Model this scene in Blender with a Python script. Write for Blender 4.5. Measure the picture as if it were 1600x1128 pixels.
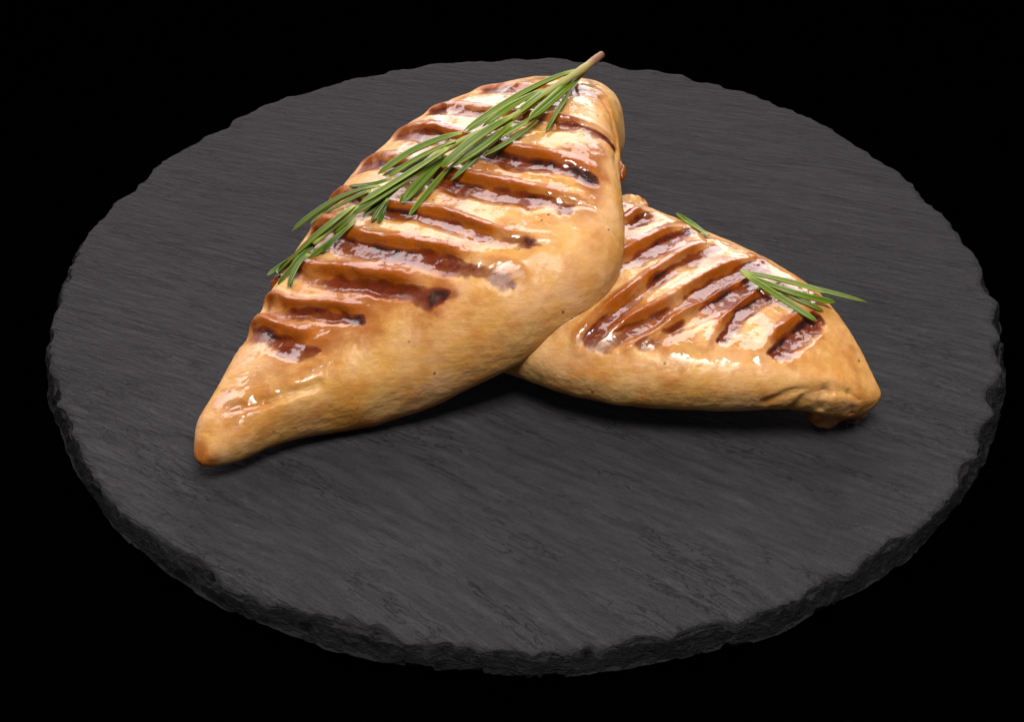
import bpy, math, random
import numpy as np
from mathutils import Vector

for _o in list(bpy.data.objects):
    bpy.data.objects.remove(_o, do_unlink=True)
scene = bpy.context.scene
col = scene.collection
random.seed(7)

# ------------------------------------------------------------------ camera
cam_data = bpy.data.cameras.new('camera')
cam = bpy.data.objects.new('camera', cam_data)
col.objects.link(cam)
cam.location = (-0.004247, -0.317155, 0.243284)
cam.rotation_euler = (math.pi / 2 - 0.713935, 0, 0)
cam_data.sensor_width = 36.0
cam_data.lens = 1900 * 36.0 / 1600
cam_data.clip_start = 0.01
cam_data.clip_end = 50.0
scene.camera = cam

# ------------------------------------------------------------------ world: dim even light of the studio room
world = bpy.data.worlds.new('World')
scene.world = world
world.use_nodes = True
world.node_tree.nodes['Background'].inputs['Color'].default_value = (1.0, 0.95, 0.90, 1)
world.node_tree.nodes['Background'].inputs['Strength'].default_value = 0.06

# ------------------------------------------------------------------ studio softboxes
def softbox(name, loc, target, sx, sy, power, color):
    ld = bpy.data.lights.new(name, 'AREA')
    ld.shape = 'RECTANGLE'
    ld.size, ld.size_y = sx, sy
    ld.energy = power
    ld.color = color
    o = bpy.data.objects.new(name, ld)
    col.objects.link(o)
    o.location = loc
    o.rotation_euler = (Vector(target) - Vector(loc)).to_track_quat('-Z', 'Y').to_euler()
    return o

softbox('back_softbox', (-0.35, 1.35, 0.90), (0, 0, 0.55), 2.9, 1.8, 58.0, (1.0, 0.885, 0.885))
softbox('top_softbox', (0.04, -0.17, 0.58), (0, -0.09, 0.02), 0.30, 0.24, 4.9, (1.0, 0.95, 0.89))

# ------------------------------------------------------------------ exposure
scene.view_settings.view_transform = 'Standard'
scene.view_settings.look = 'None'
scene.view_settings.exposure = 0.0
scene.view_settings.gamma = 1.0
scene.view_settings.use_curve_mapping = False
scene.render.engine = 'CYCLES'

DATA = {
    'A1': (-0.087, -0.092),
    'B1': (0.021, 0.064),
    'ts1': [0, 0.1, 0.22, 0.38, 0.55, 0.72, 0.88, 1],
    'x1': [[0.001, 0.007, 0.004, 0.0125, 0.0135, 0.0045, 0.0035], [0.0026, 0.0143, 0.0102, 0.016, 0.0152, 0.009, 0.0064], [0.00528, 0.023, 0.0252, 0.02035, 0.0165, 0.01318, 0.0116], [0.00798, 0.03521, 0.04667, 0.02205, 0.02781, 0.01932, 0.01271], [0.00791, 0.0447, 0.05613, 0.02458, 0.03736, 0.02031, 0.0129], [0.0031, 0.03612, 0.04315, 0.02735, 0.04179, 0.02234, 0.018], [0.00287, 0.02622, 0.02603, 0.02888, 0.03965, 0.01849, 0.022], [0.0023, 0.01616, 0.02001, 0.02926, 0.03625, 0.01368, 0.016]],
    'A2': (0.0995, -0.0665),
    'B2': (-0.03, -0.006),
    'ts2': [0, 0.12, 0.3, 0.5, 0.7, 0.88, 1],
    'x2': [[-0.0035, 0.009, 0.0045, 0.016, 0.015, 0.0045, 0.0085], [-0.00193, 0.0185, 0.0175, 0.02167, 0.02019, 0.0075, 0.00938], [-0.00036, 0.03058, 0.03401, 0.02087, 0.01976, 0.01129, 0.00866], [0.00027, 0.03966, 0.03895, 0.01946, 0.01974, 0.01521, 0.00925], [0.00143, 0.03951, 0.04174, 0.01879, 0.01989, 0.01585, 0.00978], [0.00197, 0.03212, 0.03525, 0.01678, 0.01823, 0.0129, 0.00958], [0.00097, 0.01932, 0.02133, 0.01494, 0.01626, 0.00827, 0.00822]],
    'stripes1': [[[-0.01282, 0.03659, 0.05242], [-0.00422, 0.03113, 0.0552], [0.0058, 0.02619, 0.05712], [0.02085, 0.02538, 0.05645]], [[-0.02969, 0.02978, 0.04859], [-0.01207, 0.01426, 0.05593], [0.00558, 0.00426, 0.05902], [0.02576, -0.00102, 0.05398]], [[-0.04134, 0.02149, 0.04422], [-0.01963, 0.0024, 0.05307], [-0.00632, -0.00855, 0.05502], [0.01807, -0.0208, 0.05537]], [[-0.05094, 0.00999, 0.04076], [-0.03276, -0.00793, 0.04878], [-0.01145, -0.02208, 0.05198], [0.01009, -0.03166, 0.05309]], [[-0.06082, -0.00098, 0.03433], [-0.04112, -0.0235, 0.04592], [-0.02574, -0.03119, 0.0482], [-0.0063, -0.04347, 0.04894], [0.00331, -0.04479, 0.04905]], [[-0.06283, -0.02075, 0.03688], [-0.05351, -0.03239, 0.0414], [-0.02799, -0.04545, 0.04486], [-0.01095, -0.05318, 0.04489], [-0.00777, -0.05422, 0.04454]], [[-0.06924, -0.03498, 0.03293], [-0.06417, -0.04123, 0.03594], [-0.04678, -0.04888, 0.03872], [-0.0257, -0.05732, 0.04048]], [[-0.07388, -0.0472, 0.02986], [-0.0683, -0.0526, 0.0323], [-0.05727, -0.0556, 0.03371], [-0.04577, -0.05934, 0.03463]], [[-0.07789, -0.05534, 0.02681], [-0.07087, -0.06163, 0.02959], [-0.05996, -0.06679, 0.02947]]],
    'stripes2': [[[0.03132, -0.01459, 0.03519], [0.03799, -0.00546, 0.03317]], [[0.0277, -0.03613, 0.03518], [0.03704, -0.02656, 0.03491], [0.04957, -0.01453, 0.03262]], [[0.01764, -0.06288, 0.03124], [0.02306, -0.0565, 0.03355], [0.0397, -0.03825, 0.03439], [0.05619, -0.02193, 0.03231]], [[0.0214, -0.06526, 0.03069], [0.03433, -0.05755, 0.03334], [0.04524, -0.04793, 0.0334], [0.06007, -0.03474, 0.03208], [0.06842, -0.02754, 0.03018]], [[0.03341, -0.06556, 0.03139], [0.04209, -0.05895, 0.0327], [0.05421, -0.04811, 0.03237], [0.06863, -0.03194, 0.03054]], [[0.05342, -0.0637, 0.03121], [0.06043, -0.0519, 0.03152], [0.07166, -0.04118, 0.0306]], [[0.06743, -0.06731, 0.03047], [0.07296, -0.06113, 0.03055], [0.07979, -0.05338, 0.0298]]],
    'crease': [[[0.02398, 0.0255, 0.05518], [0.02679, 0.0151, 0.05326], [0.02759, 0.00401, 0.05162], [0.02643, -0.00908, 0.05172], [0.02717, -0.01514, 0.04933]], [[0.00997, -0.0304, 0.0534], [0.01822, -0.0314, 0.05254], [0.02444, -0.0357, 0.0478], [0.0267, -0.03668, 0.04302]], [[-0.08253, -0.0753, 0.02301], [-0.07768, -0.0744, 0.0249], [-0.07115, -0.08089, 0.02392]], [[-0.07863, -0.08201, 0.02245], [-0.06879, -0.08016, 0.02427], [-0.05554, -0.07552, 0.0257]]],
    'blobs': [[-0.00734, -0.05393, 0.04472], [-0.02143, -0.05858, 0.04056], [-0.02525, -0.061, 0.0382], [-0.01557, -0.05115, 0.04527], [-3e-05, -0.04366, 0.04936], [-0.05988, -0.06636, 0.02961]],
    'leaves': [[[0.01576, 0.02966, 0.063], [-0.00031, 0.01965, 0.06108], [-0.019, 0.00294, 0.05672]], [[0.0046, 0.01895, 0.06103], [-0.00617, 0.00888, 0.06114], [-0.01824, 0.00273, 0.05641]], [[0.0056, 0.02035, 0.06136], [-0.00425, 0.00767, 0.06289], [-0.01222, 0.00118, 0.06012]], [[0.01487, 0.03781, 0.05651], [0.00552, 0.01693, 0.06212], [-0.00329, 0.0048, 0.06128]], [[0.01935, 0.03026, 0.064], [0.01135, 0.01694, 0.0632], [0.00063, -0.00127, 0.06344]], [[0.01714, 0.03382, 0.05749], [0.01126, 0.01238, 0.06136], [0.00575, -0.00217, 0.0597]], [[0.00529, 0.0053, 0.06207], [-0.00141, -0.00022, 0.06093], [-0.01048, -0.00363, 0.05712]], [[0.00336, 0.00261, 0.06081], [-0.00425, -0.00392, 0.05815], [-0.01272, -0.00735, 0.0548]], [[-0.00425, 0.00185, 0.06252], [-0.01453, -0.00599, 0.06001], [-0.02468, -0.01371, 0.0546]], [[-0.00425, 0.00164, 0.06093], [-0.01174, -0.00674, 0.05832], [-0.02255, -0.01211, 0.0536]], [[-0.00898, -0.00222, 0.0578], [-0.01458, -0.00824, 0.05491], [-0.02172, -0.01571, 0.05173]], [[-0.02259, -0.0113, 0.0531], [-0.02739, -0.01834, 0.05102], [-0.0337, -0.02913, 0.04811]], [[-0.02307, -0.00758, 0.05451], [-0.02937, -0.01469, 0.05239], [-0.03545, -0.02377, 0.04932]], [[-0.02416, -0.00493, 0.05333], [-0.03141, -0.01326, 0.0504], [-0.03671, -0.02255, 0.04808]], [[-0.01902, -0.00106, 0.05863], [-0.03176, -0.00314, 0.05508], [-0.04401, -0.00917, 0.04935]], [[-0.02083, -0.00408, 0.05781], [-0.03161, -0.00684, 0.05383], [-0.04063, -0.01101, 0.04963]], [[-0.02713, -0.00185, 0.05388], [-0.0347, -0.00535, 0.05095], [-0.04291, -0.00762, 0.04793]], [[-0.02291, -0.00852, 0.05788], [-0.03382, -0.01615, 0.0544], [-0.04824, -0.02461, 0.04901]], [[-0.02489, -0.00847, 0.05505], [-0.03748, -0.01891, 0.05182], [-0.05059, -0.02698, 0.04666]], [[-0.03962, -0.01176, 0.04988], [-0.04575, -0.01219, 0.04795], [-0.05337, -0.00599, 0.04352]], [[-0.04283, -0.0176, 0.05076], [-0.0564, -0.0135, 0.04344], [-0.07025, -0.01611, 0.034]], [[-0.04522, -0.01715, 0.04915], [-0.05183, -0.0185, 0.04651], [-0.06029, -0.01586, 0.0398]], [[-0.04013, -0.02258, 0.04941], [-0.04243, -0.02517, 0.04763], [-0.04431, -0.02831, 0.0458]], [[-0.04958, -0.02453, 0.04852], [-0.06079, -0.03231, 0.04283], [-0.0737, -0.02879, 0.027]], [[-0.06399, -0.03201, 0.03904], [-0.07091, -0.02586, 0.03], [-0.07685, -0.02844, 0.0265]], [[-0.04828, -0.02558, 0.04747], [-0.05181, -0.02845, 0.04567], [-0.05535, -0.03013, 0.04308]], [[-0.04896, -0.02772, 0.04562], [-0.05529, -0.03281, 0.04252], [-0.06236, -0.03659, 0.03853]], [[-0.06363, -0.03513, 0.03859], [-0.06717, -0.03806, 0.03623], [-0.07104, -0.04088, 0.03266]], [[-0.06196, -0.03671, 0.04041], [-0.06484, -0.03977, 0.03862], [-0.06711, -0.0456, 0.03558]], [[-0.00615, 0.00151, 0.05886], [-0.01561, -0.00411, 0.05523], [-0.02483, -0.01306, 0.05136]], [[0.01666, 0.02714, 0.063], [0.00869, 0.02451, 0.06], [-0.00134, 0.01195, 0.0616]], [[-0.03063, -0.0093, 0.05186], [-0.03958, -0.01817, 0.04872], [-0.04726, -0.02622, 0.0457]], [[-0.05404, -0.02589, 0.04437], [-0.061, -0.03246, 0.04071], [-0.06848, -0.03852, 0.03543]]],
    'stem': [[0.02387, 0.03405, 0.066], [0.01638, 0.02306, 0.066], [0.00452, 0.01506, 0.06162], [-0.00614, 0.00168, 0.06091], [-0.02127, -0.00371, 0.0563], [-0.03141, -0.0111, 0.05298], [-0.04311, -0.0198, 0.04956], [-0.05014, -0.02569, 0.0471], [-0.06063, -0.03428, 0.04201]],
    'cluster': [[[0.06161, -0.03534, 0.03329], [0.07453, -0.03921, 0.03253], [0.09653, -0.04547, 0.03]], [[0.06145, -0.03601, 0.03379], [0.07345, -0.03955, 0.03325], [0.08385, -0.04649, 0.034]], [[0.06191, -0.03679, 0.03369], [0.07529, -0.04491, 0.033], [0.08763, -0.04547, 0.03]], [[0.06484, -0.03669, 0.03246], [0.07538, -0.04544, 0.03182], [0.0835, -0.04922, 0.02975]], [[0.0624, -0.03728, 0.03359], [0.07042, -0.04677, 0.0333], [0.0805, -0.05481, 0.03056]]],
    'single': [[0.05451, -0.01774, 0.03351], [0.05081, -0.00957, 0.03182], [0.04569, -0.00766, 0.0345]],
    'cam': {'loc': [-0.004247, -0.317155, 0.243284], 'pitch': 0.713935},
    'crease2': [[[0.06372, -0.0774, 0.02103], [0.07077, -0.07733, 0.02451], [0.07871, -0.07639, 0.02506], [0.08616, -0.07549, 0.0229], [0.09017, -0.07526, 0.01975]], [[0.07996, -0.07658, 0.02447], [0.07943, -0.07771, 0.01838]], [[0.08674, -0.07571, 0.02226], [0.08846, -0.07625, 0.01523]], [[0.07124, -0.07697, 0.01777], [0.07477, -0.07764, 0.02312], [0.07949, -0.07701, 0.02398]]],
}

PLATE_T = 0.0065

# ------------------------------------------------------------------ numeric helpers
_rng = np.random.RandomState(11)
_tab = _rng.rand(64, 64, 64)

def vnoise(P):
    """smooth value noise in [-1,1], P (...,3)"""
    P = np.asarray(P, float)
    i = np.floor(P).astype(int)
    f = P - i
    f = f * f * f * (f * (f * 6 - 15) + 10)
    i0 = i & 63
    i1 = (i + 1) & 63
    def g(a, b, c):
        return _tab[a, b, c]
    x0, y0, z0 = i0[..., 0], i0[..., 1], i0[..., 2]
    x1, y1, z1 = i1[..., 0], i1[..., 1], i1[..., 2]
    fx, fy, fz = f[..., 0], f[..., 1], f[..., 2]
    a = g(x0, y0, z0) * (1 - fx) + g(x1, y0, z0) * fx
    b = g(x0, y1, z0) * (1 - fx) + g(x1, y1, z0) * fx
    c = g(x0, y0, z1) * (1 - fx) + g(x1, y0, z1) * fx
    d = g(x0, y1, z1) * (1 - fx) + g(x1, y1, z1) * fx
    return ((a * (1 - fy) + b * fy) * (1 - fz) + (c * (1 - fy) + d * fy) * fz) * 2 - 1

def fbm(P, octv=4, gain=0.5):
    s = 0
    a = 1.0
    P = np.asarray(P, float)
    for k in range(octv):
        s = s + a * vnoise(P + 17.3 * k)
        P = P * 2.03
        a *= gain
    return s

def sstep(a, b, x):
    t = np.clip((x - a) / (b - a), 0, 1)
    return t * t * (3 - 2 * t)

def cinterp(xs, ys, x):
    xs = np.asarray(xs, float)
    ys = np.asarray(ys, float)
    h = np.diff(xs)
    d = np.diff(ys, axis=0) / h[:, None]
    m = np.zeros_like(ys)
    m[1:-1] = (d[:-1] * h[1:, None] + d[1:] * h[:-1, None]) / (h[1:] + h[:-1])[:, None]
    m[0], m[-1] = d[0], d[-1]
    i = np.clip(np.searchsorted(xs, x, side='right') - 1, 0, len(xs) - 2)
    t = ((x - xs[i]) / h[i])[:, None]
    H = h[i][:, None]
    return ((2*t**3 - 3*t**2 + 1) * ys[i] + (t**3 - 2*t**2 + t) * H * m[i]
            + (-2*t**3 + 3*t**2) * ys[i+1] + (t**3 - t**2) * H * m[i+1])

def loft(A, B, ts, st, er, nu, nv, p=.62, qt=.85, qb=.7):
    """lofted body: stations hold offset, half widths, edge heights, rise and drop"""
    A, B = np.array(A, float), np.array(B, float)
    ax = B - A
    L = np.hypot(*ax)
    ax /= L
    r = np.array([ax[1], -ax[0]])
    u = (1 - np.cos(np.pi * np.linspace(0, 1, nu))) / 2
    u = .5 * u + .5 * np.linspace(0, 1, nu)
    S = cinterp(ts, st, u)
    e0 = np.sqrt(np.clip(1 - (1 - np.clip(u / er[0], 0, 1)) ** 2, 0, 1))
    e1 = np.sqrt(np.clip(1 - (1 - np.clip((1 - u) / er[1], 0, 1)) ** 2, 0, 1))
    e = (e0 * e1)[:, None]
    pf = np.linspace(0, 2 * np.pi, 40001)
    cf, sf = np.cos(pf), np.sin(pf)
    X = 2.2 * np.sign(cf) * np.abs(cf) ** p
    Z = np.where(sf > 0, np.abs(sf) ** qt, -np.abs(sf) ** qb)
    al = np.concatenate([[0], np.cumsum(np.hypot(np.diff(X), np.diff(Z)))])
    ph = np.interp(np.linspace(0, al[-1], nv, endpoint=False), al, pf)[None]
    c, s = np.cos(ph), np.sin(ph)
    cc = np.sign(c) * np.abs(c) ** p
    ss = np.where(s > 0, np.abs(s) ** qt, -np.abs(s) ** qb)
    o, wl, wr, zl, zr, ht, hb = [S[:, i:i+1] for i in range(7)]
    lat = o + np.where(cc > 0, wr, wl) * cc * e
    k = np.clip((cc * e + 1) / 2, 0, 1)
    z = zl * (1 - k) + zr * k + np.where(ss > 0, ht, hb) * ss * e
    P = np.empty(lat.shape + (3,))
    base = A[None] + ax[None] * (u * L)[:, None]
    P[..., 0] = base[:, None, 0] + r[0] * lat
    P[..., 1] = base[:, None, 1] + r[1] * lat
    P[..., 2] = z
    return P

def grid_normals(P):
    du = np.gradient(P, axis=0)
    dv = (np.roll(P, -1, axis=1) - np.roll(P, 1, axis=1)) / 2
    n = np.cross(dv, du)
    n /= np.maximum(np.linalg.norm(n, axis=-1, keepdims=True), 1e-12)
    c = P.mean(axis=(0, 1))
    if ((P - c) * n).sum(-1).mean() < 0:
        n = -n
    n[0] = n[1].mean(0) / max(np.linalg.norm(n[1].mean(0)), 1e-9)
    n[-1] = n[-2].mean(0) / max(np.linalg.norm(n[-2].mean(0)), 1e-9)
    return n

def smooth_grid(P, n, w=None):
    for _ in range(n):
        Q = P.copy()
        Q[1:-1] = (P[:-2] + P[2:] + np.roll(P, 1, 1)[1:-1] + np.roll(P, -1, 1)[1:-1]) / 4
        P = Q if w is None else P + (Q - P) * w[..., None]
    return P

def poly_dist(P, poly, off=False):
    """distance of points (...,3) to a polyline, and the parameter 0..1 along it"""
    poly = np.asarray(poly, float)
    seg = np.linalg.norm(np.diff(poly, axis=0), axis=1)
    tot = seg.sum()
    best = np.full(P.shape[:-1], 9.0)
    par = np.zeros(P.shape[:-1])
    oy = np.zeros(P.shape[:-1])
    acc = 0
    for a, b, l in zip(poly[:-1], poly[1:], seg):
        t = np.clip(((P - a) @ (b - a)) / (l * l), 0, 1)
        dv = P - (a + t[..., None] * (b - a))
        d = np.linalg.norm(dv, axis=-1)
        m = d < best
        pn = np.array([-(b - a)[1], (b - a)[0], 0.0]) / l
        oy = np.where(m, (dv @ pn) * (1.0 if pn[1] > 0 else -1.0), oy)
        best = np.where(m, d, best)
        par = np.where(m, (acc + t * l) / tot, par)
        acc += l
    return (best, par, oy) if off else (best, par)

def resample(poly, n=24):
    poly = np.asarray(poly, float)
    if len(poly) < 2:
        return poly
    s = np.concatenate([[0], np.cumsum(np.linalg.norm(np.diff(poly, axis=0), axis=1))])
    return cinterp(s, poly, np.linspace(0, s[-1], n))

def make_mesh(name, verts, faces, mat, parent=None, attrs=None, smooth=True):
    me = bpy.data.meshes.new(name)
    verts = np.asarray(verts, dtype=np.float32)
    if not isinstance(faces, tuple) or not isinstance(faces[0], np.ndarray):
        faces = (np.array(faces, dtype=np.int32),)
    flat = np.concatenate([f.ravel() for f in faces]).astype(np.int32)
    cnt = np.concatenate([np.full(len(f), f.shape[1]) for f in faces]).astype(np.int32)
    start = np.concatenate([[0], np.cumsum(cnt)[:-1]]).astype(np.int32)
    me.vertices.add(len(verts)); me.vertices.foreach_set('co', verts.ravel())
    me.loops.add(len(flat)); me.loops.foreach_set('vertex_index', flat)
    me.polygons.add(len(cnt)); me.polygons.foreach_set('loop_start', start)
    me.update(calc_edges=True)
    me.validate()
    if smooth:
        me.polygons.foreach_set('use_smooth', np.ones(len(cnt), dtype=bool))
    for k, v in (attrs or {}).items():
        a = me.attributes.new(k, 'FLOAT', 'POINT')
        a.data.foreach_set('value', np.ascontiguousarray(v, dtype=np.float32).ravel())
    me.materials.append(mat)
    me.update()
    o = bpy.data.objects.new(name, me)
    col.objects.link(o)
    if parent is not None:
        o.parent = parent
    return o

def tube_faces(nu, nv):
    idx = np.arange(nu * nv).reshape(nu, nv)
    a, b = idx[:-1], idx[1:]
    return np.stack([a, np.roll(a, -1, 1), np.roll(b, -1, 1), b], -1).reshape(-1, 4)

def capped(nu, nv):
    """tube with a fan on either end; centre vertices nu*nv and nu*nv+1"""
    i = np.arange(nv)
    j = (i + 1) % nv
    i0, l = nu * nv, (nu - 1) * nv
    t0 = np.stack([np.full(nv, i0), j, i], -1)
    t1 = np.stack([np.full(nv, i0 + 1), l + i, l + j], -1)
    return (tube_faces(nu, nv), np.concatenate([t0, t1]))

def tag(o, label, cat, group=None, kind=None):
    if label: o['label'] = label
    if cat: o['category'] = cat
    if group: o['group'] = group
    if kind: o['kind'] = kind
    return o

# ------------------------------------------------------------------ material helpers
def new_mat(name):
    m = bpy.data.materials.new(name)
    m.use_nodes = True
    nt = m.node_tree
    return m, nt, nt.nodes['Principled BSDF']

class NT:
    def __init__(s, nt): s.nt = nt
    def n(s, t, **kw):
        nd = s.nt.nodes.new(t)
        for k, v in kw.items():
            setattr(nd, k, v)
        return nd
    def link(s, a, b): s.nt.links.new(a, b)
    def val(s, inp, v):
        if hasattr(v, 'links') or isinstance(v, bpy.types.NodeSocket): s.link(v, inp)
        else: inp.default_value = v
    def math(s, op, a, b=None, c=None, clamp=False):
        nd = s.n('ShaderNodeMath', operation=op)
        nd.use_clamp = clamp
        s.val(nd.inputs[0], a)
        if b is not None: s.val(nd.inputs[1], b)
        if c is not None: s.val(nd.inputs[2], c)
        return nd.outputs[0]
    def attr(s, name):
        return s.n('ShaderNodeAttribute', attribute_name=name).outputs['Fac']
    def noise(s, vec, scale, detail=3, rough=.5, dist=0.0):
        nd = s.n('ShaderNodeTexNoise')
        s.link(vec, nd.inputs['Vector'])
        nd.inputs['Scale'].default_value = scale
        nd.inputs['Detail'].default_value = detail
        nd.inputs['Roughness'].default_value = rough
        nd.inputs['Distortion'].default_value = dist
        return nd.outputs['Fac']
    def ramp(s, fac, stops, interp='LINEAR'):
        nd = s.n('ShaderNodeValToRGB')
        cr = nd.color_ramp
        cr.interpolation = interp
        while len(cr.elements) < len(stops): cr.elements.new(0.5)
        for e, (p, c) in zip(cr.elements, stops):
            e.position = p
            e.color = (c[0], c[1], c[2], 1) if hasattr(c, '__len__') else (c, c, c, 1)
        s.link(fac, nd.inputs['Fac'])
        return nd.outputs['Color']
    def mix(s, fac, a, b, blend='MIX'):
        nd = s.n('ShaderNodeMix', data_type='RGBA', blend_type=blend)
        s.val(nd.inputs['Factor'], fac)
        for inp, v in ((nd.inputs['A'], a), (nd.inputs['B'], b)):
            if isinstance(v, bpy.types.NodeSocket): s.link(v, inp)
            else: inp.default_value = (v[0], v[1], v[2], 1)
        return nd.outputs['Result']
    def bump(s, height, strength, dist, normal=None):
        nd = s.n('ShaderNodeBump')
        nd.inputs['Strength'].default_value = strength
        nd.inputs['Distance'].default_value = dist
        s.link(height, nd.inputs['Height'])
        if normal is not None: s.link(normal, nd.inputs['Normal'])
        return nd.outputs['Normal']

def objvec(g):
    return g.n('ShaderNodeTexCoord').outputs['Object']

# ---- slate
def slate_material():
    m, nt, b = new_mat('slate')
    g = NT(nt)
    co = objvec(g)
    sep = g.n('ShaderNodeSeparateXYZ')
    g.link(co, sep.inputs[0])
    x, y, z = sep.outputs
    # cleavage grain: streamlines that fan slightly across the disc
    q = g.math('ADD', x, g.math('ADD', g.math('MULTIPLY', y, 2.6), g.math('MULTIPLY', g.math('MULTIPLY', y, y), 4.5)))
    q = g.math('MULTIPLY', q, 0.36)
    wob = g.noise(co, 28, 2)
    q = g.math('ADD', q, g.math('MULTIPLY', wob, 0.0035))
    cmb = g.n('ShaderNodeCombineXYZ')
    g.link(g.math('MULTIPLY', x, 0.15), cmb.inputs[0])
    g.link(q, cmb.inputs[1])
    g.link(g.math('MULTIPLY', z, 2.0), cmb.inputs[2])
    v = cmb.outputs[0]
    n1 = g.noise(v, 560, 6, .70, .3)
    n2 = g.noise(v, 1000, 4, .6, .2)
    n3 = g.noise(co, 900, 3, .6)
    n4 = g.noise(co, 16, 3, .5)
    rid = g.math('ABSOLUTE', g.math('SUBTRACT', g.noise(v, 820, 3, .55, .3), 0.5))
    crack = g.ramp(rid, [(0.0, 1), (0.022, 0)])
    brk = g.ramp(g.noise(v, 190, 2), [(0.50, 0), (0.60, 1)])
    crack = g.math('MULTIPLY', crack, brk)
    colr = g.ramp(n1, [(0.25, (.0275, .0272, .0308)), (0.75, (.0545, .0540, .0600))])
    colr = g.mix(g.math('MULTIPLY', g.ramp(n4, [(0.35, 0), (0.7, 1)]), .4), colr, (.026, .0255, .0287))
    colr = g.mix(g.math('MULTIPLY', crack, .12), colr, (.016, .0156, .0175))
    pale = g.ramp(g.math('ABSOLUTE', g.math('SUBTRACT', g.noise(v, 950, 2, .5, .4), 0.5)), [(0.0, 1), (0.018, 0)])
    pale = g.math('MULTIPLY', pale, g.ramp(g.noise(v, 260, 2), [(0.54, 0), (0.62, 1)]))
    colr = g.mix(g.math('MULTIPLY', pale, .35), colr, (.095, .093, .100))
    spk = g.ramp(g.noise(co, 1500, 1), [(0.80, 0), (0.84, 1)])
    colr = g.mix(g.math('MULTIPLY', spk, .35), colr, (.16, .155, .15))
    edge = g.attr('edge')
    g.link(g.mix(g.math('MULTIPLY', edge, .68), colr, (.0055, .0054, .0068)), b.inputs['Base Color'])  # rim painted darker than the top face, shade of overhead light in the colour
    g.link(g.math('ADD', .58, g.math('MULTIPLY', n2, .22)), b.inputs['Roughness'])
    b.inputs['Specular IOR Level'].default_value = 0.06
    h = g.math('ADD', g.math('MULTIPLY', n1, 1.0), g.math('MULTIPLY', n2, .45))
    h = g.math('ADD', h, g.math('MULTIPLY', n3, .22))
    h = g.math('SUBTRACT', h, g.math('MULTIPLY', crack, .18))
    nrm = g.bump(h, 1.0, 0.0026)
    g.link(nrm, b.inputs['Normal'])
    return m

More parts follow.
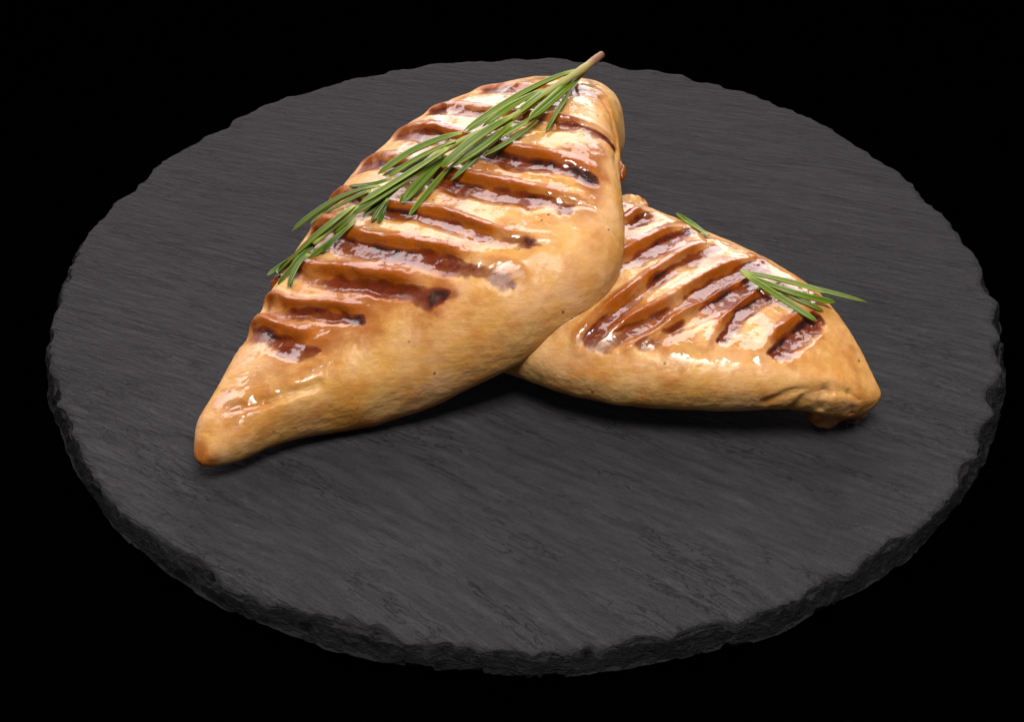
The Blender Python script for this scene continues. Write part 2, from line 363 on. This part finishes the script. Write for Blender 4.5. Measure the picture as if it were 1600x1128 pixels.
# ---- grilled chicken
def chicken_material():
    m, nt, b = new_mat('grilled_chicken')
    g = NT(nt)
    co = objvec(g)
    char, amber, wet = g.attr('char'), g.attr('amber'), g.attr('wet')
    nbig = g.noise(co, 38, 3, .55)
    nmid = g.noise(co, 120, 4, .6)
    nfin = g.noise(co, 480, 4, .65)
    base = g.ramp(nbig, [(0.28, (.45, .165, .015)), (0.39, (.56, .290, .068)), (0.55, (.63, .375, .150)), (0.70, (.50, .20, .022))])
    blot = g.ramp(nmid, [(0.46, 0), (0.70, 1)])
    base = g.mix(g.math('MULTIPLY', blot, .65), base, (.40, .110, .006))
    base = g.mix(g.math('MULTIPLY', g.ramp(nfin, [(0.48, 0), (0.66, 1)]), .35), base, (.55, .33, .13))
    gold = g.ramp(g.noise(co, 27, 3, .6), [(0.46, 0), (0.66, 1)])
    base = g.mix(g.math('MULTIPLY', gold, .35), base, (.50, .195, .016))
    pk = g.ramp(g.noise(co, 70, 3, .6), [(0.50, 0), (0.66, 1)])
    base = g.mix(g.math('MULTIPLY', pk, .6), base, (.62, .36, .19))
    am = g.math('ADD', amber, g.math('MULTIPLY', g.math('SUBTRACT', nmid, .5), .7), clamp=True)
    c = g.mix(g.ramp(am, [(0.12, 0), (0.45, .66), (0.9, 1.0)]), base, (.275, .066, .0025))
    ch = g.math('ADD', char, g.math('MULTIPLY', g.math('MULTIPLY', g.math('SUBTRACT', nmid, .5), 1.1), char), clamp=True)
    ch = g.math('ADD', ch, g.math('MULTIPLY', g.math('SUBTRACT', nfin, .5), g.math('MULTIPLY', char, .6)), clamp=True)
    c = g.mix(g.ramp(ch, [(0.10, 0), (0.34, .75), (0.65, 1)]), c, (.125, .016, .002))
    c = g.mix(g.ramp(ch, [(0.78, 0), (1.0, .9)]), c, (.018, .006, .004))
    # pepper and scorch specks
    vor = g.n('ShaderNodeTexVoronoi')
    g.link(co, vor.inputs['Vector'])
    vor.inputs['Scale'].default_value = 190
    vd = g.math('ADD', vor.outputs['Distance'], g.math('MULTIPLY', nfin, .08))
    sepc = g.n('ShaderNodeSeparateColor')
    g.link(vor.outputs['Color'], sepc.inputs[0])
    keep = g.math('GREATER_THAN', sepc.outputs[0], .45)
    spk = g.math('MULTIPLY', g.ramp(vd, [(0.09, 1), (0.15, 0)]), keep)
    c = g.mix(g.math('MULTIPLY', spk, .8), c, (.06, .02, .008))
    g.link(c, b.inputs['Base Color'])
    b.inputs['Subsurface Weight'].default_value = 0.45
    b.inputs['Subsurface Radius'].default_value = (1.0, .40, .12)
    b.inputs['Subsurface Scale'].default_value = 0.003
    g.link(g.math('SUBTRACT', .52, g.math('MULTIPLY', wet, .22)), b.inputs['Roughness'])
    b.inputs['Specular IOR Level'].default_value = 0.12
    # glaze lies in patches with ragged edges, leaving drier islands
    film = g.ramp(g.noise(co, 150, 5, .68, .4), [(0.44, .10), (0.47, 1)])
    g.link(g.math('ADD', .02, g.math('MULTIPLY', g.math('MULTIPLY', wet, film), .98)), b.inputs['Coat Weight'])
    g.link(g.math('SUBTRACT', .26, g.math('MULTIPLY', wet, .225)), b.inputs['Coat Roughness'])
    b.inputs['Coat IOR'].default_value = 1.85
    hb = g.math('ADD', g.math('MULTIPLY', nfin, .5), nmid)
    fm = g.n('ShaderNodeMapping')
    g.link(co, fm.inputs['Vector'])
    fm.inputs['Rotation'].default_value = (0, 0, math.radians(-50))
    fm.inputs['Scale'].default_value = (.16, 1, 1)
    hb = g.math('ADD', hb, g.math('MULTIPLY', g.noise(fm.outputs[0], 520, 3, .6), .7))
    g.link(g.bump(hb, .38, .0009), b.inputs['Normal'])
    hc = g.math('ADD', g.noise(co, 200, 2, .5), g.math('MULTIPLY', g.noise(co, 700, 2, .5), .16))
    hc = g.math('ADD', hc, g.math('MULTIPLY', g.math('MULTIPLY', char, g.noise(co, 520, 3, .6)), .8))
    g.link(g.bump(hc, .27, .0009), b.inputs['Coat Normal'])
    return m

def rosemary_material():
    m, nt, b = new_mat('rosemary_leaf')
    g = NT(nt)
    co = objvec(g)
    across, along, tint = g.attr('across'), g.attr('along'), g.attr('tint')
    n = g.noise(co, 420, 3, .6)
    c = g.ramp(across, [(0.0, (.022, .046, .002)), (0.12, (.095, .155, .005)), (0.66, (.12, .19, .007)), (0.84, (.38, .43, .06)), (0.93, (.22, .27, .03)), (1.0, (.07, .10, .007))])
    c = g.mix(g.math('MULTIPLY', n, .45), c, (.045, .105, .008))
    c = g.mix(tint, c, (.020, .055, .004))
    c = g.mix(g.ramp(along, [(0.0, .75), (0.16, 0)]), c, (.36, .42, .07))
    g.link(c, b.inputs['Base Color'])
    b.inputs['Roughness'].default_value = .32
    b.inputs['Specular IOR Level'].default_value = .25
    b.inputs['Subsurface Weight'].default_value = .08
    b.inputs['Subsurface Scale'].default_value = .001
    g.link(g.bump(n, .25, .0004), b.inputs['Normal'])
    return m

def stem_material():
    m, nt, b = new_mat('rosemary_stem')
    g = NT(nt)
    co = objvec(g)
    along = g.attr('along')
    n = g.noise(co, 500, 3, .6)
    c = g.ramp(along, [(0.0, (.20, .075, .045)), (0.055, (.27, .12, .075)), (0.085, (.42, .33, .12)), (0.2, (.28, .30, .06)), (1.0, (.27, .33, .05))])
    c = g.mix(g.math('MULTIPLY', n, .5), c, (.16, .13, .03))
    g.link(c, b.inputs['Base Color'])
    b.inputs['Roughness'].default_value = .55
    g.link(g.bump(n, .5, .0004), b.inputs['Normal'])
    return m

def black_material():
    m, nt, b = new_mat('black_cloth')
    g = NT(nt)
    n = g.noise(objvec(g), 60, 2)
    g.link(g.mix(n, (.00012, .00012, .00012), (.0002, .0002, .0002)), b.inputs['Base Color'])
    b.inputs['Roughness'].default_value = 1.0
    b.inputs['Specular IOR Level'].default_value = 0.0
    return m

M_SLATE, M_CHICK, M_LEAF, M_STEM, M_BLACK = slate_material(), chicken_material(), rosemary_material(), stem_material(), black_material()

# ------------------------------------------------------------------ setting: black surface
S = 3.0
tag(make_mesh('backdrop', [(-S, -S, -.0004), (S, -S, -.0004), (S, S, -.0004), (-S, S, -.0004)], [(0, 1, 2, 3)], M_BLACK, smooth=False),
    'plain black surface under the slate plate', 'backdrop', kind='structure')

# ------------------------------------------------------------------ slate plate
def flakes(u, w, seed):
    """jittered cells: random level per cell and the offset from the cell's own centre"""
    iu, iw = np.floor(u).astype(int), np.floor(w).astype(int)
    best = np.full(u.shape, 99.0)
    lev = np.zeros(u.shape); du = np.zeros(u.shape); dw = np.zeros(u.shape)
    for a in (-1, 0, 1):
        for b in (-1, 0, 1):
            ci, cj = (iu + a) & 63, (iw + b) & 63
            px = iu + a + _tab[ci, cj, seed]
            py = iw + b + _tab[ci, cj, seed + 8]
            d = (u - px) ** 2 + (w - py) ** 2
            m = d < best
            best = np.where(m, d, best)
            lev = np.where(m, _tab[ci, cj, seed + 16], lev)
            du = np.where(m, (u - px) * (_tab[ci, cj, seed + 24] * 2 - 1), du)
            dw = np.where(m, (w - py) * (_tab[ci, cj, seed + 32] * 2 - 1), dw)
    return lev, du, dw

def build_plate():
    NA = 2600
    th = np.linspace(0, 2 * np.pi, NA, endpoint=False)
    ct, st_ = np.cos(th), np.sin(th)
    def ring_noise(freq, seed, octv=3, gain=.5):
        return fbm(np.stack([ct * freq + seed, st_ * freq - seed, np.full_like(th, seed * 1.7)], -1), octv, gain)
    out = .1502 + .0006 * ring_noise(8, 3.1, 2) + .00035 * ring_noise(26, 8.2, 2) + .0001 * ring_noise(90, 4.4, 2)
    # scalloped chips bite into the top face
    front = .5 - .5 * st_
    sc1 = np.abs(ring_noise(9, 5.5, 2))
    sc2 = np.abs(ring_noise(26, 1.4, 2))
    bite = .0023 + .0011 * front + .0038 * (sc1 - .35) + .0012 * (sc2 - .35) + .00012 * ring_noise(120, 2.2, 2)
    bite = np.clip(bite, .0009, .008)
    rt = out - bite
    NB = 52
    V, E = [], []
    NI = 60
    for k in range(NI):                             # top face
        f = (k + 1) / NI
        r = rt * f ** .8
        V.append(np.stack([r * ct, r * st_, np.full(NA, PLATE_T)], -1)); E.append(np.zeros(NA))
    arc = th * .15
    f = np.linspace(0, 1, NB)[1:, None]
    r = rt + (out - rt) * f
    X = np.stack([r * ct, r * st_, np.zeros_like(r)], -1)
    w1 = fbm(X * 110 + 4.0, 3, .55)
    w2 = fbm(X * 420 + 9.0, 3, .55)
    z = PLATE_T - (PLATE_T - .0012) * f ** 1.25
    U = np.broadcast_to(arc, r.shape) + .0016 * w1
    W_ = (out - r) + .0009 * fbm(X * 140 + 31, 3)
    for (cu, cw, amp, tlt, sd) in ((.0130, .0030, .0020, .8, 1), (.0055, .0016, .0012, .8, 2), (.0024, .0009, .0004, .7, 3)):
        h = flakes(U / cu, W_ / cw, sd)             # each flake broke off along its own plane
        z = z + amp * (h[0] - .62) + tlt * (h[1] * cu * .35 + h[2] * cw)
    z = z + .00012 * w2
    z = np.clip(z, .0010, PLATE_T - .0009 * np.minimum(1, f * 5))
    r = r + .00022 * w2 * f
    for k in range(NB - 1):
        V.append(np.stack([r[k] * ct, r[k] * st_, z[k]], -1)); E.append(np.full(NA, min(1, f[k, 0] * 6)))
    zb = z[-1]
    for j in range(1, 9):                           # outer side
        g = j / 8
        w3 = fbm(np.stack([ct * 70, st_ * 70, np.full(NA, g * 2.2)], -1), 3)
        rr = out + .00030 * w3 * g - .0009 * g ** 2
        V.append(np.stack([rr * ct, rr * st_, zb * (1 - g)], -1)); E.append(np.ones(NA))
    V = np.stack(V); E = np.stack(E)
    n = V.shape[0]
    q, t = capped(n, NA)
    faces = (q[:, ::-1].copy(), t[:, ::-1].copy())
    verts = np.concatenate([V.reshape(-1, 3), [[0, 0, PLATE_T], [0, 0, 0]]])
    return make_mesh('slate_plate', verts, faces, M_SLATE, attrs={'edge': np.concatenate([E.ravel(), [0, 1]])})

tag(build_plate(), 'round dark grey slate plate with rough chipped rim under the chicken', 'plate')

# ------------------------------------------------------------------ chicken breasts
def height_grid(P, n=None):
    """top-surface height over a 0.5 mm plan grid"""
    res = .0005
    x0, y0, N = -.16, -.16, 640
    H = np.full((N, N), -1.0)
    Q = P.reshape(-1, 3)
    i = np.clip(((Q[:, 0] - x0) / res).astype(int), 0, N - 1)
    j = np.clip(((Q[:, 1] - y0) / res).astype(int), 0, N - 1)
    np.maximum.at(H, (i, j), Q[:, 2])
    for _ in range(3):
        nb = np.maximum.reduce([np.roll(H, 1, 0), np.roll(H, -1, 0), np.roll(H, 1, 1), np.roll(H, -1, 1)])
        H = np.where(H < 0, nb, H)
    def f(x, y):
        a = np.clip(((x - x0) / res).astype(int), 0, N - 1)
        b_ = np.clip(((y - y0) / res).astype(int), 0, N - 1)
        return H[a, b_]
    return f

def build_breast(A, B, ts, st, er, stripes, creases, blobs, seed, gw, gd, rest=None, tip=0, both=False, nu=620, nv=560):
    P = loft(A, B, ts, st, er, nu, nv)
    N = grid_normals(P)
    up = sstep(-.15, .25, N[..., 2])
    base = P.copy()
    # muscle swell
    lump = fbm(P * 34 + seed, 3, .5)
    small = fbm(P * 150 + seed * 2, 3, .55)
    tiny = fbm(P * 520 + seed, 3, .6)
    disp = .0008 * lump + .00014 * small + .00004 * tiny
    groove = np.zeros(P.shape[:2]); wide = np.zeros(P.shape[:2]); edge = np.zeros(P.shape[:2]); tipm = np.zeros(P.shape[:2]); floor = np.zeros(P.shape[:2]); slope = np.zeros(P.shape[:2])
    wob = .0008 * fbm(P * 120 + 3 + seed, 3, .6)
    for k, s in enumerate(stripes):
        if len(s) < 2: continue
        d, par, off = poly_dist(base, resample(s), True)
        d = d + wob + .0009 * vnoise(P * 70 + k * 9.1) + .0006 * sstep(.85, 1.0, par) * small
        w = gw * (1.0 + .15 * math.sin(k * 2.3 + seed))
        g = 1 - sstep(w * .25, w * 1.5, d)
        fade = 1 - sstep(.78, 1.02, par + .08 * lump)
        if both: fade = fade * (.25 + .75 * sstep(.0, .22, par + .06 * lump))
        fl = (1 - sstep(w * .60, w * 1.25, d + .0011 * small + .0005 * tiny)) * (1 - .45 * sstep(.1 * w, -.9 * w, off)) * sstep(.85 * w, .35 * w, off + .25 * w * small)
        g = g * (.15 + .85 * fade)
        floor = np.maximum(floor, fl)
        groove = np.maximum(groove, g)
        wide = np.maximum(wide, np.exp(-(d / (w * 1.9)) ** 2) * (.45 + .55 * fade))
        slope = np.maximum(slope, np.exp(-((off - 1.25 * w) / (w * .75)) ** 2) * sstep(2.6 * w, 1.8 * w, d) * (.3 + .7 * fade))
        e = np.exp(-((off - w * .55 + wob) / (w * .20)) ** 2) * sstep(1.5 * w, 1.0 * w, d) * (.35 + .65 * fade)
        edge = np.maximum(edge, e)
        tipm = np.maximum(tipm, fl * sstep(.80, .99, par))
    groove *= up; floor *= up; slope *= up; wide *= up; edge *= up; tipm *= up
    deep = .75 + .35 * fbm(P * 45 + 11 + seed, 2)
    disp = disp - gd * groove * np.clip(deep, .35, 1.2) + .0009 * slope * (1 - groove)
    for s in creases:
        if len(s) < 2: continue
        d, _ = poly_dist(base, resample(s))
        disp -= .0007 * np.exp(-((d + wob) / .0014) ** 2) - .0003 * np.exp(-(d / .005) ** 2)
    blob = np.zeros(P.shape[:2])
    tipc = np.zeros(P.shape[:2])
    if tip: tipc += .55 * sstep(tip, tip * .2, np.linalg.norm(base - base[0].mean(0), axis=-1) + wob * 3)
    for (x, y, z) in blobs:
        d = np.linalg.norm(base - np.array([x, y, z]), axis=-1) + wob * 2.2
        blob = np.maximum(blob, np.exp(-(d / .0034) ** 2))
    P = P + N * disp[..., None]
    if rest is not None:
        low = sstep(.25, -.15, N[..., 2])
        h = rest(P[..., 0], P[..., 1])
        P[..., 2] = np.where(low > .02, np.maximum(P[..., 2], h + .0003), P[..., 2])
        P = smooth_grid(P, 6, low)
    P[..., 2] = np.maximum(P[..., 2], PLATE_T + .0002 + .0002 * (tiny + 1))
    rnd = fbm(P * 60 + 21 + seed, 3)
    patch = fbm(P * 95 + 41 + seed, 3, .6)
    char = (floor * np.clip(.48 + .30 * rnd + .25 * patch, .08, .9) + .95 * edge * np.clip(.45 + .8 * patch, 0, 1)
            + .28 * tipm * np.clip(.5 + 1.2 * patch, 0, 1) + .55 * blob * np.clip(.1 + 1.6 * patch, 0, 1))
    amber = np.clip(.26 * wide + .72 * slope + .30 * sstep(.62, .95, N[..., 2]) * (.25 + 1.3 * rnd) + .3 * groove + tipc, 0, 1)
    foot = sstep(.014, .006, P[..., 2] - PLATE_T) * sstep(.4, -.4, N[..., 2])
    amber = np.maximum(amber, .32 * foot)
    wet = .10 + .90 * sstep(.87, .965, N[..., 2] + .035 * rnd)
    wet = np.maximum(wet, .9 * sstep(.35, .6, N[..., 1]))
    verts = P.reshape(-1, 3)
    c0, c1 = P[0].mean(0), P[-1].mean(0)
    verts = np.concatenate([verts, [c0, c1]])
    faces = capped(nu, nv)
    ext = lambda a: np.concatenate([np.clip(a, 0, 1).ravel(), [float(np.mean(a[0])), float(np.mean(a[-1]))]])
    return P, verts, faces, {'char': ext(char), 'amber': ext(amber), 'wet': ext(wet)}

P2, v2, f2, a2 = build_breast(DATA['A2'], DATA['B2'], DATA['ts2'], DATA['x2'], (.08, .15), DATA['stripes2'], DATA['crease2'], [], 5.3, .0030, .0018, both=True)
rest2 = height_grid(P2)
P1, v1, f1, a1 = build_breast(DATA['A1'], DATA['B1'], DATA['ts1'], DATA['x1'], (.06, .12), DATA['stripes1'], DATA['crease'][:2] + DATA['crease'][3:], [DATA['blobs'][i] for i in (1, 2, 4, 5)], 1.7, .0031, .0019, rest=rest2, tip=.011)

def thing(name, label, cat, loc, group=None):
    o = bpy.data.objects.new(name, None)
    col.objects.link(o)
    o.location = loc
    o.empty_display_size = .01
    return tag(o, label, cat, group)

def part(name, verts, faces, mat, root, attrs=None):
    o = make_mesh(name, np.asarray(verts) - np.array(root.location), faces, mat, root, attrs)
    return o

b2 = thing('grilled_chicken_breast', 'smaller grilled chicken breast lying flat, tucked under the larger one', 'chicken breast', (.05, -.035, PLATE_T), 'grilled chicken breasts on the slate')
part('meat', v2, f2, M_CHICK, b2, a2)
b1 = thing('grilled_chicken_breast', 'larger grilled chicken breast on top, carrying the long rosemary sprig', 'chicken breast', (-.03, -.02, PLATE_T), 'grilled chicken breasts on the slate')
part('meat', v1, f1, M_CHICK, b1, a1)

def lump(name, root, c, rad, seed, rot=0.0, amb=.6, ch=.1, n=40, m=48):
    """a torn, uneven shred of meat"""
    t = np.linspace(1e-3, np.pi - 1e-3, n)[:, None]
    p = np.linspace(0, 2 * np.pi, m, endpoint=False)[None]
    D = np.stack([np.sin(t) * np.cos(p), np.sin(t) * np.sin(p), np.cos(t) * np.ones_like(p)], -1)
    k = 1 + .24 * fbm(D * 1.1 + seed, 2) + .03 * fbm(D * 4 + seed, 2)
    Q = D * k[..., None] * np.array(rad)
    cr, sr = math.cos(rot), math.sin(rot)
    Q = np.stack([Q[..., 0] * cr - Q[..., 1] * sr, Q[..., 0] * sr + Q[..., 1] * cr, Q[..., 2]], -1) + np.array(c)
    Q[..., 2] = np.maximum(Q[..., 2], PLATE_T + .0003)
    at = np.clip(amb + .3 * fbm(Q * 200 + seed, 2), 0, 1)
    part(name, Q.reshape(-1, 3), (tube_faces(n, m),), M_CHICK, root, {'char': np.full(n * m, ch), 'amber': at.ravel(), 'wet': np.full(n * m, .5)})

lump('torn_end', b2, (.0838, -.0708, .0142), (.0066, .0050, .0066), 3.3, .4, .55, .08)
lump('torn_end', b2, (.0893, -.0688, .0132), (.0066, .0048, .0062), 7.9, -.3, .70, .22)
lump('torn_end', b2, (.0335, .0020, .0300), (.0050, .0045, .0035), 2.2, .3, .2, .0)
lump('torn_edge', b1, (.0286, -.0020, .0460), (.0014, .0042, .0020), 5.1, .0, .7, .2)
lump('torn_edge', b1, (-.0735, -.0262, .0225), (.0030, .0026, .0024), 9.4, .5, .9, .2)


# ------------------------------------------------------------------ rosemary
def leaf_mesh(name, pts, w, root, roll=0.0, tint=0.0, ns=22):
    b, m_, t = [np.array(p, float) for p in pts]
    ctl = 2 * m_ - .5 * (b + t)
    s = np.linspace(0, 1, ns)[:, None]
    C = (1 - s) ** 2 * b + 2 * s * (1 - s) * ctl + s ** 2 * t
    T = np.gradient(C, axis=0)
    T /= np.linalg.norm(T, axis=1, keepdims=True)
    up = np.array([0, -.25, 1.0])
    side = np.cross(T, up)
    side /= np.linalg.norm(side, axis=1, keepdims=True)
    nor = np.cross(side, T)
    cr, sr = math.cos(roll), math.sin(roll)
    side, nor = side * cr + nor * sr, nor * cr - side * sr
    sv = s[:, 0]
    W = w * np.minimum(1, .42 + .9 * sv ** .7) * np.sqrt(np.clip(1 - np.clip((sv - .80) / .20, 0, 1) ** 2.2, .004, 1)) * (1 - .18 * sv)
    # cross-section: folded margins, sunken midrib on top
    xs = np.array([-1, -.93, -.72, -.40, -.10, 0, .10, .40, .72, .93, 1, .80, .35, 0, -.35, -.80])
    zs = np.array([0, .20, .40, .47, .42, .24, .42, .47, .40, .20, 0, -.22, -.30, -.34, -.30, -.22])
    ac = np.array([1, .9, .72, .40, .12, 0, .12, .40, .72, .9, 1, .8, .6, .5, .6, .8])
    V = C[:, None] + side[:, None] * (W[:, None] * xs)[..., None] + nor[:, None] * (W[:, None] * zs * .85)[..., None]
    nv = len(xs)
    verts = np.concatenate([V.reshape(-1, 3), [C[0], C[-1] + T[-1] * w * .1]])
    i0 = ns * nv
    faces = capped(ns, nv)
    at = {'across': np.concatenate([np.tile(ac, ns), [.5, .9]]), 'along': np.concatenate([np.repeat(sv, nv), [0, 1]]), 'tint': np.full(i0 + 2, tint)}
    return part(name, verts, faces, M_LEAF, root, at)

def stem_mesh(name, pts, r0, r1, root, ns=80, nv=12, a0=0.0, a1=1.0):
    C = resample(pts, ns)
    T = np.gradient(C, axis=0)
    T /= np.linalg.norm(T, axis=1, keepdims=True)
    side = np.cross(T, [0, 0, 1.0]); side /= np.linalg.norm(side, axis=1, keepdims=True)
    nor = np.cross(side, T)
    s = np.linspace(0, 1, ns)
    R = (r0 + (r1 - r0) * s) * (1 + .12 * fbm(np.stack([s * 40, s * 0, s * 0], -1), 2))
    p = np.linspace(0, 2 * np.pi, nv, endpoint=False)
    V = C[:, None] + R[:, None, None] * (side[:, None] * np.cos(p)[None, :, None] + nor[:, None] * np.sin(p)[None, :, None])
    verts = np.concatenate([V.reshape(-1, 3), [C[0] + T[0] * .0002, C[-1]]])
    i0 = ns * nv
    faces = capped(ns, nv)
    al = np.concatenate([np.repeat(a0 + (a1 - a0) * s, nv), [a0, a1]])
    return part(name, verts, faces, M_STEM, root, {'along': al})

sp = thing('rosemary_sprig', 'long green rosemary sprig lying across the larger chicken breast', 'rosemary', DATA['stem'][4])
stem_mesh('stem', DATA['stem'], .00125, .0007, sp)
BIG = {4: 1.75, 8: 1.75, 9: 1.2, 0: 1.35, 14: 1.4, 15: 1.35, 17: 1.5, 18: 1.35, 20: 1.3, 23: 1.65, 3: 1.5, 12: 1.6, 2: 1.3, 6: 1.35}
for k, l in enumerate(DATA['leaves']):
    leaf_mesh('leaf', l, BIG.get(k, .95) * .00098, sp, roll=random.uniform(-.35, .35), tint=random.choice([0, .1, .25, .4]) if k in BIG else random.uniform(.2, .6))

for k, l in enumerate(DATA['leaves']):                 # thinner needles in between
    if k % 2 == 0 or k in (9, 17, 23):
        q = np.array(l, float)
        j = lambda a: np.array([random.uniform(-a, a), random.uniform(-a, a), 0])
        q = np.stack([q[0] + j(.0008), q[1] + j(.0015) - [0, 0, .0009], q[2] + (q[0] - q[2]) * random.uniform(.05, .25) + j(.0022) - [0, 0, .0006]])
        leaf_mesh('leaf', q, random.uniform(.75, 1.0) * .001, sp, roll=random.uniform(-.5, .5), tint=random.uniform(.3, .8))

cl = thing('rosemary_tuft', 'small tuft of rosemary needles on the smaller chicken breast', 'rosemary', DATA['cluster'][0][0])
for k, l in enumerate(DATA['cluster']):
    leaf_mesh('leaf', l, (1.0, 1.15, 1.15, .95, 1.15)[k] * .00098, cl, roll=random.uniform(-.3, .3), tint=(.25, .0, .05, .4, .05)[k])
sg = thing('rosemary_needle', 'single loose rosemary needle on far edge of the smaller chicken breast', 'rosemary', DATA['single'][0])
leaf_mesh('leaf', DATA['single'], .0014, sg, roll=-.3, tint=.1)
